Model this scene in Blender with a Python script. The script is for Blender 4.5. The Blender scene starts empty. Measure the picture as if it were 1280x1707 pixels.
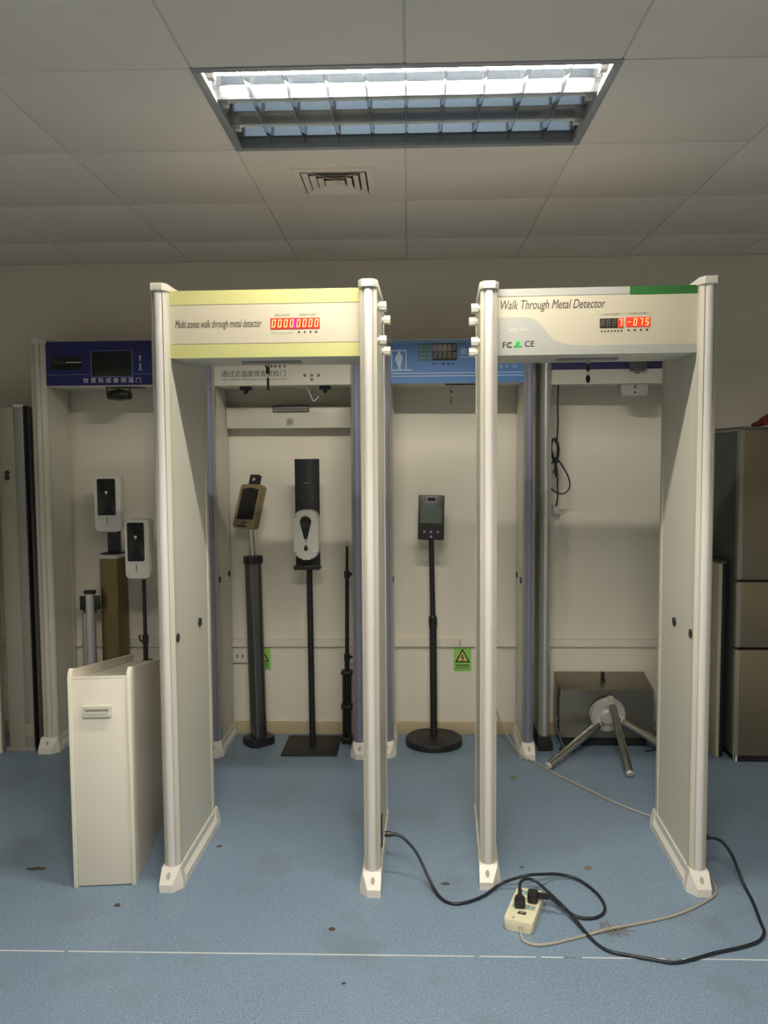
import bpy, bmesh, math, random
from mathutils import Vector, Matrix
random.seed(7)
R = math.radians
sc = bpy.context.scene
C = sc.collection

# ------------------------------------------------------------------ camera
CAM_Z = 1.58
pitch, yaw, roll, FPX = 0.06677, 0.03124, 0.00667, 1345.2
fwd = Vector((-math.sin(yaw)*math.cos(pitch), math.cos(yaw)*math.cos(pitch), -math.sin(pitch)))
rgt = Vector((math.cos(yaw), math.sin(yaw), 0))
upv = rgt.cross(fwd)
r2 = rgt*math.cos(roll) - upv*math.sin(roll)
u2 = rgt*math.sin(roll) + upv*math.cos(roll)
cd = bpy.data.cameras.new('camera')
cd.sensor_fit = 'VERTICAL'; cd.sensor_height = 36.0; cd.sensor_width = 27.0
cd.lens = FPX*36.0/1707.0
cd.clip_start = 0.05
cam = bpy.data.objects.new('camera', cd); C.objects.link(cam)
m = Matrix((r2, u2, -fwd)).transposed().to_4x4(); m.translation = Vector((0, 0, CAM_Z))
cam.matrix_world = m
sc.camera = cam

# ------------------------------------------------------------------ world, exposure
w = bpy.data.worlds.new('world'); sc.world = w; w.use_nodes = True
w.node_tree.nodes['Background'].inputs[0].default_value = (0.9, 0.95, 1.0, 1)
w.node_tree.nodes['Background'].inputs[1].default_value = 0.0
sc.view_settings.view_transform = 'Standard'
sc.view_settings.look = 'None'
sc.view_settings.gamma = 1.0
sc.view_settings.use_curve_mapping = False
sc.view_settings.exposure = 0.0
TUBE_POWER = 520.0          # emission strength of a lit tube, front fitting
TUBE_POWER_REAR = 430.0     # tubes of the next fitting in the row, over the photographer
sc.cycles.sample_clamp_indirect = 4.0
sc.cycles.blur_glossy = 1.0
sc.cycles.diffuse_bounces = 5
sc.cycles.max_bounces = 8

# ------------------------------------------------------------------ materials
def mat(name, col, rough=0.5, metal=0.0, emit=None, strength=0.0, var=0.0, vscale=6.0, bump=0.0, bscale=200.0, spec=0.5, stretch=None):
    M = bpy.data.materials.new(name); M.use_nodes = True
    nt = M.node_tree; b = nt.nodes['Principled BSDF']
    b.inputs['Base Color'].default_value = (*col, 1)
    b.inputs['Roughness'].default_value = rough
    b.inputs['Metallic'].default_value = metal
    b.inputs['Specular IOR Level'].default_value = spec
    if emit:
        b.inputs['Emission Color'].default_value = (*emit, 1)
        b.inputs['Emission Strength'].default_value = strength
    tc = nt.nodes.new('ShaderNodeTexCoord')
    src = tc.outputs['Object']
    if stretch:
        mp = nt.nodes.new('ShaderNodeMapping'); mp.inputs['Scale'].default_value = stretch
        nt.links.new(src, mp.inputs[0]); src = mp.outputs[0]
    if var > 0:
        n = nt.nodes.new('ShaderNodeTexNoise'); n.inputs['Scale'].default_value = vscale; n.inputs['Detail'].default_value = 4
        nt.links.new(src, n.inputs['Vector'])
        mx = nt.nodes.new('ShaderNodeMix'); mx.data_type = 'RGBA'
        lo = tuple(max(0, c*(1-var)) for c in col); hi = tuple(min(1, c*(1+var)) for c in col)
        mx.inputs['A'].default_value = (*lo, 1); mx.inputs['B'].default_value = (*hi, 1)
        nt.links.new(n.outputs['Fac'], mx.inputs['Factor']); nt.links.new(mx.outputs['Result'], b.inputs['Base Color'])
    if bump > 0:
        n2 = nt.nodes.new('ShaderNodeTexNoise'); n2.inputs['Scale'].default_value = bscale
        nt.links.new(src, n2.inputs['Vector'])
        bp = nt.nodes.new('ShaderNodeBump'); bp.inputs['Strength'].default_value = bump; bp.inputs['Distance'].default_value = 0.002
        nt.links.new(n2.outputs['Fac'], bp.inputs['Height']); nt.links.new(bp.outputs['Normal'], b.inputs['Normal'])
    return M

def floor_mat():
    M = bpy.data.materials.new('blue_flecked_vinyl'); M.use_nodes = True
    nt = M.node_tree; b = nt.nodes['Principled BSDF']; L = nt.links
    tc = nt.nodes.new('ShaderNodeTexCoord')
    def noise(s, d=3):
        n = nt.nodes.new('ShaderNodeTexNoise'); n.inputs['Scale'].default_value = s; n.inputs['Detail'].default_value = d
        L.new(tc.outputs['Object'], n.inputs['Vector']); return n.outputs['Fac']
    def ramp(f, p0, p1):
        r = nt.nodes.new('ShaderNodeMapRange'); r.inputs[1].default_value = p0; r.inputs[2].default_value = p1
        L.new(f, r.inputs[0]); return r.outputs[0]
    def mix(f, a, c):
        x = nt.nodes.new('ShaderNodeMix'); x.data_type = 'RGBA'
        L.new(f, x.inputs['Factor'])
        for k, v in (('A', a), ('B', c)):
            if isinstance(v, tuple): x.inputs[k].default_value = (*v, 1)
            else: L.new(v, x.inputs[k])
        return x.outputs['Result']
    base = mix(ramp(noise(1.6, 5), 0.3, 0.7), (0.150, 0.228, 0.325), (0.188, 0.270, 0.372))
    base = mix(ramp(noise(160, 2), 0.42, 0.62), base, (0.235, 0.325, 0.435))
    base = mix(ramp(noise(330, 1), 0.62, 0.74), base, (0.62, 0.68, 0.74))
    base = mix(ramp(noise(210, 1), 0.70, 0.78), base, (0.07, 0.11, 0.17))
    # grey wear in loose patches
    base = mix(ramp(noise(2.7, 6), 0.56, 0.80), base, (0.17, 0.215, 0.245))
    L.new(base, b.inputs['Base Color'])
    b.inputs['Roughness'].default_value = 0.42
    b.inputs['Specular IOR Level'].default_value = 0.35
    bp = nt.nodes.new('ShaderNodeBump'); bp.inputs['Strength'].default_value = 0.15; bp.inputs['Distance'].default_value = 0.001
    L.new(noise(300), bp.inputs['Height']); L.new(bp.outputs['Normal'], b.inputs['Normal'])
    return M

WARM = (0.66, 0.635, 0.545)
M = dict(
 floor=floor_mat(),
 wall=mat('cream_wall_paint', (0.78, 0.73, 0.625), 0.75, var=0.04, vscale=2.5, bump=0.1, bscale=60),
 wall2=mat('wainscot_paint', (0.74, 0.69, 0.585), 0.7, var=0.05, vscale=4),
 base=mat('tan_skirting', (0.50, 0.42, 0.27), 0.6, var=0.15, vscale=9),
 tile=mat('ceiling_tile_white', (0.88, 0.80, 0.725), 0.85, var=0.05, vscale=3, bump=0.35, bscale=22),
 runner=mat('ceiling_runner', (0.68, 0.65, 0.60), 0.7, var=0.05),
 slab=mat('ceiling_void', (0.12, 0.12, 0.11), 0.9, var=0.1),
 gate=mat('warm_white_laminate', WARM, 0.38, var=0.02, vscale=3),
 post=mat('cream_post', (0.62, 0.59, 0.495), 0.35, var=0.02, vscale=3),
 strip=mat('pale_lilac_strip', (0.68, 0.64, 0.62), 0.28, var=0.015),
 slate=mat('slate_blue_strip', (0.22, 0.22, 0.31), 0.3, var=0.03),
 cap=mat('cap_white', (0.68, 0.65, 0.57), 0.35, var=0.02),
 foot=mat('foot_white', (0.78, 0.75, 0.68), 0.35, var=0.03),
 hole=mat('screw_cover_grey', (0.42, 0.38, 0.31), 0.6, var=0.08, vscale=80),
 black=mat('black_plastic', (0.014, 0.014, 0.015), 0.38, var=0.2),
 blackm=mat('black_powder_coat', (0.012, 0.012, 0.014), 0.5, var=0.2, vscale=40),
 rubber=mat('black_cable', (0.012, 0.016, 0.022), 0.42, var=0.2),
 greycord=mat('grey_cord', (0.40, 0.37, 0.31), 0.5, var=0.06),
 ink=mat('dark_ink', (0.035, 0.03, 0.028), 0.6, var=0.1),
 greyink=mat('grey_ink', (0.22, 0.20, 0.18), 0.6, var=0.1),
 whiteink=mat('white_ink', (0.80, 0.80, 0.80), 0.5, var=0.02),
 paleink=mat('pale_blue_ink', (0.56, 0.66, 0.80), 0.5, var=0.02),
 yellow=mat('yellow_green_band', (0.55, 0.54, 0.23), 0.4, var=0.02),
 cream=mat('header_cream', (0.56, 0.51, 0.39), 0.4, var=0.02),
 greyface=mat('header_grey', (0.41, 0.41, 0.375), 0.4, var=0.02),
 green=mat('green_band', (0.028, 0.14, 0.03), 0.4, var=0.04),
 leaf=mat('leaf_green', (0.05, 0.36, 0.12), 0.5, var=0.05),
 leafpale=mat('leaf_pale_green', (0.25, 0.52, 0.25), 0.5, var=0.05),
 navy=mat('navy_face', (0.014, 0.016, 0.12), 0.35, var=0.05),
 navypale=mat('navy_pale_line', (0.16, 0.18, 0.40), 0.4, var=0.05),
 blue=mat('sky_blue_face', (0.070, 0.20, 0.48), 0.4, var=0.03),
 tealgreen=mat('teal_label', (0.05, 0.17, 0.22), 0.5, var=0.05),
 violet=mat('violet_band', (0.035, 0.024, 0.11), 0.4, var=0.05),
 screen=mat('dark_screen', (0.006, 0.007, 0.008), 0.15, var=0.1),
 lcd=mat('lcd_grey', (0.10, 0.12, 0.10), 0.2, var=0.05),
 redpanel=mat('lit_red_display', (0.5, 0.02, 0.01), 0.3, emit=(1.0, 0.045, 0.018), strength=0.85, var=0.05),
 magenta=mat('lit_magenta_gap', (0.5, 0.02, 0.2), 0.3, emit=(0.75, 0.02, 0.24), strength=0.7, var=0.05),
 seglit=mat('lit_segment', (1, 0.6, 0.3), 0.3, emit=(1.0, 0.60, 0.20), strength=1.0, var=0.02),
 segoff=mat('unlit_segment', (0.17, 0.15, 0.14), 0.4, var=0.05),
 segpale=mat('unlit_segment_pale', (0.40, 0.36, 0.32), 0.4, var=0.05),
 display=mat('display_black', (0.03, 0.026, 0.022), 0.25, var=0.1),
 alu=mat('aluminium', (0.62, 0.63, 0.62), 0.32, 0.75, var=0.05, vscale=5, stretch=(1, 1, 0.1)),
 steel=mat('brushed_steel', (0.27, 0.25, 0.21), 0.28, 0.9, var=0.22, vscale=5, stretch=(1, 1, 0.35)),
 fridge=mat('fridge_steel', (0.27, 0.215, 0.145), 0.36, 0.7, var=0.04, vscale=30, stretch=(0.05, 0.05, 3)),
 fridgeside=mat('fridge_side_grey', (0.12, 0.135, 0.12), 0.35, 0.2, var=0.05),
 trimpale=mat('pale_door_edge', (0.36, 0.33, 0.28), 0.35, 0.4, var=0.03),
 chrome=mat('chrome', (0.66, 0.64, 0.58), 0.10, 1.0, var=0.03),
 castalu=mat('cast_aluminium', (0.62, 0.60, 0.56), 0.5, 0.35, var=0.08, vscale=40),
 graphite=mat('graphite_metal', (0.15, 0.15, 0.145), 0.22, 0.85, var=0.05),
 bronze=mat('bronze_metal', (0.20, 0.155, 0.075), 0.32, 0.75, var=0.06, vscale=5),
 gold=mat('champagne_gold', (0.44, 0.35, 0.21), 0.32, 0.75, var=0.06, vscale=20),
 whiteplastic=mat('glossy_white_plastic', (0.74, 0.73, 0.66), 0.22, var=0.015),
 cabinet=mat('cabinet_white', (0.80, 0.74, 0.64), 0.42, var=0.02, vscale=3),
 cabedge=mat('cabinet_edge', (0.80, 0.77, 0.64), 0.35, var=0.02),
 grey=mat('mid_grey_plastic', (0.30, 0.29, 0.27), 0.45, var=0.05),
 darkgrey=mat('dark_grey_plastic', (0.085, 0.08, 0.08), 0.5, var=0.08),
 stripbody=mat('ivory_plastic', (0.80, 0.755, 0.53), 0.35, var=0.02),
 socket=mat('pale_green_socket', (0.36, 0.50, 0.47), 0.5, var=0.03),
 red=mat('dark_red_fabric', (0.13, 0.014, 0.012), 0.7, var=0.3, vscale=60, bump=0.5, bscale=150),
 signgreen=mat('lime_sign', (0.30, 0.62, 0.12), 0.5, var=0.06, vscale=40),
 signyellow=mat('sign_yellow', (0.72, 0.62, 0.16), 0.5, var=0.06, vscale=60),
 board=mat('beige_board', (0.55, 0.50, 0.37), 0.6, var=0.05),
 dullpanel=mat('dull_beige_panel', (0.36, 0.33, 0.27), 0.6, var=0.12, vscale=3),  # muted beige, darker than the gate laminate
 dullgrey=mat('dull_grey_panel', (0.30, 0.295, 0.26), 0.55, var=0.1, vscale=3),  # muted grey for the panel's post and base rail
 drybrown=mat('dry_leaf_brown', (0.085, 0.068, 0.05), 0.8, var=0.3, vscale=60),
 straw=mat('dry_straw', (0.21, 0.19, 0.14), 0.8, var=0.3, vscale=60),
 seam=mat('pale_weld_rod', (0.66, 0.68, 0.66), 0.6, var=0.2, vscale=12),
 seamdark=mat('dirty_weld_rod', (0.18, 0.20, 0.22), 0.7, var=0.2, vscale=12),
 reflector=mat('mirror_reflector', (0.80, 0.82, 0.86), 0.14, 1.0, var=0.02),
 blade=mat('louvre_blade_metal', (0.52, 0.54, 0.58), 0.16, 1.0, var=0.02),
 frame=mat('troffer_frame_grey', (0.34, 0.36, 0.40), 0.4, 0.4, var=0.03),
 tubelit=mat('lit_tube', (1, 1, 1), 0.4, emit=(1.0, 0.93, 0.80), strength=TUBE_POWER, var=0.001),
 tubelit2=mat('lit_tube_old', (1, 1, 1), 0.4, emit=(1.0, 0.93, 0.80), strength=TUBE_POWER_REAR, var=0.001),
 tubeoff=mat('unlit_tube', (0.85, 0.83, 0.74), 0.35, var=0.02),
 clear=mat('clear_plastic', (0.55, 0.56, 0.52), 0.2, var=0.03),
)

# ------------------------------------------------------------------ mesh helpers
def rrect(wd, ht, r, n=5, cx=0, cy=0):
    pts = []
    for k, (sx, sy) in enumerate(((1, 1), (-1, 1), (-1, -1), (1, -1))):
        for i in range(n+1):
            a = math.pi/2*(k + i/n)
            pts.append((cx + sx*(wd/2-r) + r*math.cos(a), cy + sy*(ht/2-r) + r*math.sin(a)))
    return pts

def circ(r, n=24, cx=0, cy=0, ry=None):
    return [(cx + r*math.cos(2*math.pi*i/n), cy + (ry or r)*math.sin(2*math.pi*i/n)) for i in range(n)]

def catmull(pts, sub=8):
    P = [Vector(p) for p in pts]; out = []
    for i in range(len(P)-1):
        p0 = P[max(i-1, 0)]; p1 = P[i]; p2 = P[i+1]; p3 = P[min(i+2, len(P)-1)]
        for k in range(sub):
            t = k/sub
            out.append(0.5*((2*p1) + (p2-p0)*t + (2*p0-5*p1+4*p2-p3)*t*t + (3*p1-p0-3*p2+p3)*t**3))
    out.append(P[-1]); return out

class MB:
    def __init__(s): s.bm = bmesh.new()
    def faces(s, vs, fs, mtx=None):
        v = [s.bm.verts.new(mtx @ Vector(p) if mtx else Vector(p)) for p in vs]
        for f in fs:
            try: s.bm.faces.new([v[i] for i in f])
            except ValueError: pass
        return s
    def box(s, x0, x1, y0, y1, z0, z1, bev=0.0, mtx=None):
        t = bmesh.new(); bmesh.ops.create_cube(t, size=1)
        for v in t.verts:
            v.co = Vector(((x0+x1)/2 + v.co.x*(x1-x0), (y0+y1)/2 + v.co.y*(y1-y0), (z0+z1)/2 + v.co.z*(z1-z0)))
        if bev > 0: bmesh.ops.bevel(t, geom=list(t.edges), offset=bev, segments=2, affect='EDGES', profile=0.5)
        s.merge(t, mtx); return s
    def merge(s, t, mtx=None):
        t.verts.index_update()
        s.faces([v.co.copy() for v in t.verts], [[v.index for v in f.verts] for f in t.faces], mtx); t.free()
    def prism(s, poly, axis, a, b, bev=0.0, mtx=None):
        f = {'z': lambda p, h: (p[0], p[1], h), 'y': lambda p, h: (p[0], h, p[1]), 'x': lambda p, h: (h, p[0], p[1])}[axis]
        n = len(poly); t = bmesh.new()
        A = [t.verts.new(f(p, a)) for p in poly]; B = [t.verts.new(f(p, b)) for p in poly]
        fa = t.faces.new(A); fb = t.faces.new(B[::-1])
        for i in range(n): t.faces.new((A[i], A[(i+1) % n], B[(i+1) % n], B[i]))
        if bev > 0:
            ed = list(set(list(fa.edges)+list(fb.edges)))
            bmesh.ops.bevel(t, geom=ed, offset=bev, segments=2, affect='EDGES', profile=0.5)
        s.merge(t, mtx); return s
    def cyl(s, p0, p1, r0, r1=None, n=16):
        p0, p1 = Vector(p0), Vector(p1); r1 = r0 if r1 is None else r1
        d = (p1-p0).normalized(); a = d.orthogonal().normalized(); b = d.cross(a)
        vs = []
        for p, r in ((p0, r0), (p1, r1)):
            for i in range(n):
                t = 2*math.pi*i/n; vs.append(p + a*(r*math.cos(t)) + b*(r*math.sin(t)))
        fs = [list(range(n))[::-1], list(range(n, 2*n))] + [[i, (i+1) % n, n+(i+1) % n, n+i] for i in range(n)]
        return s.faces(vs, fs)
    def tube(s, pts, r, n=8, sub=6):
        P = catmull(pts, sub) if sub > 1 else [Vector(p) for p in pts]
        vs = []; fs = []; prev = None
        for i, p in enumerate(P):
            d = (P[min(i+1, len(P)-1)] - P[max(i-1, 0)]).normalized()
            if prev is None: a = d.orthogonal().normalized()
            else:
                a = prev - d*prev.dot(d); a = a.normalized() if a.length > 1e-6 else d.orthogonal().normalized()
            prev = a; b = d.cross(a)
            for k in range(n):
                t = 2*math.pi*k/n; vs.append(p + a*(r*math.cos(t)) + b*(r*math.sin(t)))
        for i in range(len(P)-1):
            for k in range(n): fs.append([i*n+k, i*n+(k+1) % n, (i+1)*n+(k+1) % n, (i+1)*n+k])
        fs.append(list(range(n))[::-1]); fs.append([(len(P)-1)*n+k for k in range(n)])
        return s.faces(vs, fs)
    def lathe(s, prof, n=32, c=(0, 0, 0)):
        vs = []; fs = []
        for r, z in prof:
            for i in range(n):
                t = 2*math.pi*i/n; vs.append((c[0]+r*math.cos(t), c[1]+r*math.sin(t), c[2]+z))
        for j in range(len(prof)-1):
            for i in range(n): fs.append([j*n+i, j*n+(i+1) % n, (j+1)*n+(i+1) % n, (j+1)*n+i])
        fs.append(list(range(n))[::-1]); fs.append([(len(prof)-1)*n+i for i in range(n)])
        return s.faces(vs, fs)
    def ball(s, c, rx, ry, rz, n=14):
        t = bmesh.new(); bmesh.ops.create_uvsphere(t, u_segments=n, v_segments=n//2+2, radius=1)
        for v in t.verts: v.co = Vector((c[0]+v.co.x*rx, c[1]+v.co.y*ry, c[2]+v.co.z*rz))
        s.merge(t); return s
    def build(s, name, material, parent=None, angle=35):
        bmesh.ops.recalc_face_normals(s.bm, faces=list(s.bm.faces))
        me = bpy.data.meshes.new(name); s.bm.to_mesh(me); s.bm.free()
        for p in me.polygons: p.use_smooth = True
        me.set_sharp_from_angle(angle=R(angle))
        me.materials.append(M[material])
        o = bpy.data.objects.new(name, me); C.objects.link(o)
        if parent: o.parent = parent
        return o

def thing(name, label, cat, loc=(0, 0, 0), rz=0.0, group=None):
    o = bpy.data.objects.new(name, None); C.objects.link(o)
    o.location = loc; o.rotation_euler = (0, 0, R(rz)); o.empty_display_size = 0.1
    o['label'] = label; o['category'] = cat
    if group: o['group'] = group
    return o
def tag(o, label, cat, group=None):
    o['label'] = label; o['category'] = cat
    if group: o['group'] = group
    return o
def struct(o):
    o['kind'] = 'structure'; return o

def text(body, parent, x, z, wd, ht, y, material, shear=0.0, name='lettering', center=False, mtx=None, bold=0.0):
    """flat lettering facing -Y; x is the left end (or centre), z the middle of its height"""
    cu = bpy.data.curves.new(name, 'FONT'); cu.body = body; cu.shear = shear; cu.resolution_u = 3; cu.offset = bold
    t = bpy.data.objects.new(name, cu); C.objects.link(t)
    bpy.context.view_layer.update()
    me = bpy.data.meshes.new_from_object(t.evaluated_get(bpy.context.evaluated_depsgraph_get()))
    C.objects.unlink(t); bpy.data.objects.remove(t); bpy.data.curves.remove(cu)
    xs = [v.co.x for v in me.vertices]; ys = [v.co.y for v in me.vertices]
    x0, x1, y0, y1 = min(xs), max(xs), min(ys), max(ys)
    sx = wd/(x1-x0); sz = ht/(y1-y0)
    bm = bmesh.new(); bm.from_mesh(me)
    ex = bmesh.ops.extrude_face_region(bm, geom=list(bm.faces))
    for v in [g for g in ex['geom'] if isinstance(g, bmesh.types.BMVert)]: v.co.z -= 1.0
    for v in bm.verts:
        a = (v.co.x-x0)*sx - (wd/2 if center else 0); b = (v.co.y-(y0+y1)/2)*sz; d = 0.0 if v.co.z < -0.5 else -0.0008
        v.co = Vector((x+a, y+d, z+b))
        if mtx: v.co = mtx @ v.co
    bmesh.ops.recalc_face_normals(bm, faces=list(bm.faces))
    bm.to_mesh(me); bm.free()
    me.materials.clear(); me.materials.append(M[material]); me.name = name
    o = bpy.data.objects.new(name, me); C.objects.link(o); o.parent = parent
    return o

SEG = {'0': 'abcdef', '5': 'afgcd', '7': 'abc', '8': 'abcdefg', '-': 'g'}
def digit(parent, ch, cx, cz, wd, ht, y, material, th=0.16):
    t = th*wd*1.25; h = ht/2
    rects = dict(a=(-wd/2, wd/2, h-t, h), d=(-wd/2, wd/2, -h, -h+t), g=(-wd/2, wd/2, -t/2, t/2),
                 f=(-wd/2, -wd/2+t, 0, h), e=(-wd/2, -wd/2+t, -h, 0), b=(wd/2-t, wd/2, 0, h), c=(wd/2-t, wd/2, -h, 0))
    mb = MB()
    for sname in SEG[ch]:
        a, b, c, d = rects[sname]; sh = 0.14
        pl = [(cx+a+sh*c, cz+c), (cx+b+sh*c, cz+c), (cx+b+sh*d, cz+d), (cx+a+sh*d, cz+d)]
        mb.prism(pl, 'y', y-0.0012, y)
    return mb.build('digit', material, parent)

def dots(parent, xs, z, r, y, material, name='indicator_dot'):
    for x in xs: MB().cyl((x, y-0.0015, z), (x, y, z), r, n=10).build(name, material, parent)

# ------------------------------------------------------------------ room shell
ZC = 2.674; WX = 3.007; YW = 4.54; YR = -3.074
fl = struct(MB().box(-WX-.1, WX+.1, YR-.1, YW+.1, -0.06, 0).build('floor', 'floor'))
x = -WX; rnd = random.Random(3)
while x < WX:                                              # weld rod along the sheet joint, worn away in places
    dk = rnd.random() < 0.3; ln = rnd.uniform(.015, .05) if dk else rnd.uniform(0.06, 0.30); mt = 'seamdark' if dk else 'seam'
    MB().box(x, min(x+ln, WX), 2.468-0.0024, 2.468+0.0024, -0.002, 0.0012).build('weld_rod', mt, fl)
    x += ln + (rnd.uniform(0.006, 0.02) if rnd.random() < 0.5 else 0)
wb = struct(MB().box(-WX-.1, WX+.1, YW, YW+.1, 0, ZC+.15).build('wall_back', 'wall'))
struct(MB().box(-WX-.1, -WX, YR, YW, 0, ZC+.15).build('wall_left', 'wall'))
struct(MB().box(WX, WX+.1, YR, YW, 0, ZC+.15).build('wall_right', 'wall'))
struct(MB().box(-WX, WX, YR-.1, YR, 0, ZC+.15).build('wall_rear', 'wall'))
edges = [-WX, -1.62, 0.285, 1.95, WX]
for a, b in zip(edges[:-1], edges[1:]):
    tr = struct(MB().box(a+.0015, b-.0015, YW-.022, YW+.002, 0.507, 0.552, 0.003).build('trim_1', 'wall2'))
    MB().box(a+.0015, b-.0015, YW-.025, YW-.02, 0.512, 0.520, 0.001).build('lower_lip', 'wall2', tr)
struct(MB().box(-WX, WX, YW-.012, YW+.002, 0, 0.072, 0.003).build('baseboard_back', 'base'))
struct(MB().box(-WX, -WX+.012, YR, YW, 0, 0.072).build('baseboard_left', 'base'))
struct(MB().box(WX-.012, WX, YR, YW, 0, 0.072).build('baseboard_right', 'base'))

ce = struct(MB().box(-WX-.1, WX+.1, YR-.1, YW+.1, ZC+.15, ZC+.20).build('ceiling', 'slab'))
X0, Y0 = -0.007, 2.326                                      # tile grid
tile_me = None
LAMPS = {(0, -1), (0, 0), (-4, -1), (-4, 0)}   # tile pairs taken by the light fittings
for j in range(-9, 4):
    for i in range(-5, 5):
        if (j, i) in LAMPS: continue
        xa, ya = X0+.6*i, Y0+.6*j; yb = min(ya+.6, YW)
        g = 0.0035
        if (j, i) == (1, -1):                               # this tile is cut out for the air diffuser
            hx0, hx1, hy0, hy1 = -.285-.130-xa, -.285+.130-xa, 3.27-.130-ya, 3.27+.130-ya
            o = MB().box(g, hx0, g, .6-g, 0, .015).box(hx1, .6-g, g, .6-g, 0, .015).box(hx0, hx1, g, hy0, 0, .015).box(hx0, hx1, hy1, .6-g, 0, .015).build('ceiling_tile', 'tile', ce)
        elif abs(yb-ya-.6) < 1e-6 and tile_me:
            o = bpy.data.objects.new('ceiling_tile', tile_me); C.objects.link(o); o.parent = ce
        else:
            o = MB().box(g, .6-g, g, yb-ya-g, 0, .015, 0.0015).build('ceiling_tile', 'tile', ce)
            if abs(yb-ya-.6) < 1e-6: tile_me = o.data
        o.location = (xa, ya, ZC + rnd.uniform(-.0012, .0012))
for j in range(-9, 5):
    y = Y0+.6*j
    if y > YW: continue
    if j in (0, 1, -4, -3):
        for a, b in ((-WX, X0-.6), (X0+.6, WX)): MB().box(a, b, y-.012, y+.012, ZC+.0045, ZC+.03).build('grid_runner', 'runner', ce)
    else: MB().box(-WX, WX, y-.012, y+.012, ZC+.0045, ZC+.03).build('grid_runner', 'runner', ce)
for i in range(-4, 5):
    x = X0+.6*i
    spans = [(YR, Y0-2.4), (Y0-1.8, Y0), (Y0+.6, YW)] if i == 0 else [(YR, YW)]
    for a, b in spans: MB().box(x-.012, x+.012, a, b, ZC+.0035, ZC+.03).build('grid_runner', 'runner', ce)
MB().box(-WX, WX, YW-.02, YW, ZC-.002, ZC+.02, 0.001).build('wall_angle', 'runner', ce)

# ------------------------------------------------------------------ recessed louvre light
def troffer(label, cx, ya, lit, lm='tubelit2', off=''):
    L, Wd = 1.185, 0.585
    t = thing('ceiling_light'+off, label, 'ceiling light', (cx, ya, ZC))
    x0, x1 = -L/2, L/2
    mb = MB()
    mb.box(x0-.012, x1+.012, -.012, .012, -.003, .012, .001); mb.box(x0-.012, x1+.012, Wd-.012, Wd+.012, -.003, .012, .001)
    mb.box(x0-.012, x0+.014, .012, Wd-.012, -.003, .012, .001); mb.box(x1-.014, x1+.012, .012, Wd-.012, -.003, .012, .001)
    mb.build('frame', 'frame', t)
    mb = MB()
    mb.box(x0, x1, 0, Wd, .118, .124); mb.box(x0-.004, x0, 0, Wd, .01, .124); mb.box(x1, x1+.004, 0, Wd, .01, .124)
    mb.box(x0, x1, -.004, 0, .01, .124); mb.box(x0, x1, Wd, Wd+.004, .01, .124)
    mb.build('housing', 'frame', t)
    row = (Wd-.024)/3
    for k in range(3):
        a = .012+row*k; b = a+row; mid = (a+b)/2
        # curved reflector trough
        prof = []
        for q in range(13):
            s_ = q/12; yy = a+(b-a)*s_; prof.append((yy, .040+.052*(1-(2*s_-1)**4)))
        vs = [(x0+.004, p[0], p[1]) for p in prof]+[(x1-.004, p[0], p[1]) for p in prof]
        n = len(prof)
        MB().faces(vs, [[i, i+1, n+i+1, n+i] for i in range(n-1)]).build('reflector', 'reflector', t, 60)
        tb = MB().cyl((x0+.03, mid, .0425), (x1-.03, mid, .0425), .009, n=14).build('fluorescent_tube'+off, lm if k in lit else 'tubeoff', t)
        for e in (x0+.018, x1-.018): MB().box(e-.012, e+.012, mid-.012, mid+.012, .022, .054, .002).build('lamp_holder', 'whiteplastic', tb)
        if k:
            MB().prism([(a-.001, .005), (a+.001, .005), (a+.008, .042), (a-.008, .042)], 'x', x0+.005, x1-.005).build('louvre_blade', 'blade', t)
        for i in range(1, 10):
            xx = x0+L*i/10
            MB().prism([(xx-.001, .006), (xx+.001, .006), (xx+.006, .028), (xx-.006, .028)], 'y', a+.004, b-.004).build('louvre_blade', 'blade', t)
    return t
troffer('recessed ceiling light with mirrored louvre grid, one fluorescent tube lit', -0.004, 2.335, (0,), 'tubelit')
troffer('fully lit recessed louvre light over the open floor before the gates', -0.004, 2.335-2.4, (0, 1, 2), off='_offscreen')

# ------------------------------------------------------------------ ceiling air diffuser
vt = thing('ceiling_vent', 'square white ceiling air diffuser with nested louvres', 'vent', (-0.285, 3.27, ZC))
mb = MB(); S = .158
for a, b, c, d in ((-S, S, -S, -.128), (-S, S, .128, S), (-S, -.128, -.128, .128), (.128, S, -.128, .128)): mb.box(a, b, c, d, -.008, .001, .001)
for q in (45, -45): mb.box(-.180, .180, -.002, .002, .000, .004, mtx=Matrix.Rotation(R(q), 4, 'Z'))   # cross bars carrying the louvres
mb.build('frame', 'tile', vt)
mb = MB()
for a, b, c, d in ((-.134, .134, -.134, -.130), (-.134, .134, .130, .134), (-.134, -.130, -.130, .130), (.130, .134, -.130, .130)): mb.box(a, b, c, d, .0, .150)
mb.build('duct_neck', 'castalu', vt)
for k, r in enumerate((.122, .094, .066, .038)):
    mb = MB(); wv = .0215
    for q in range(4):
        mt = Matrix.Rotation(math.pi/2*q, 4, 'Z')
        mb.faces([(-r, -r, -.010), (r, -r, -.010), (r-wv, -r+wv, -.0025), (-r+wv, -r+wv, -.0025),
                  (-r, -r, -.0085), (r, -r, -.0085), (r-wv, -r+wv, -.0015), (-r+wv, -r+wv, -.0015)],
                 [(0, 1, 2, 3), (7, 6, 5, 4), (0, 4, 5, 1), (3, 2, 6, 7), (0, 3, 7, 4), (1, 5, 6, 2)], mt)
    mb.build('louvre_ring', 'tile', vt)
MB().box(-.015, .015, -.015, .015, -.010, .001, .001).build('centre_plate', 'tile', vt)

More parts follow.
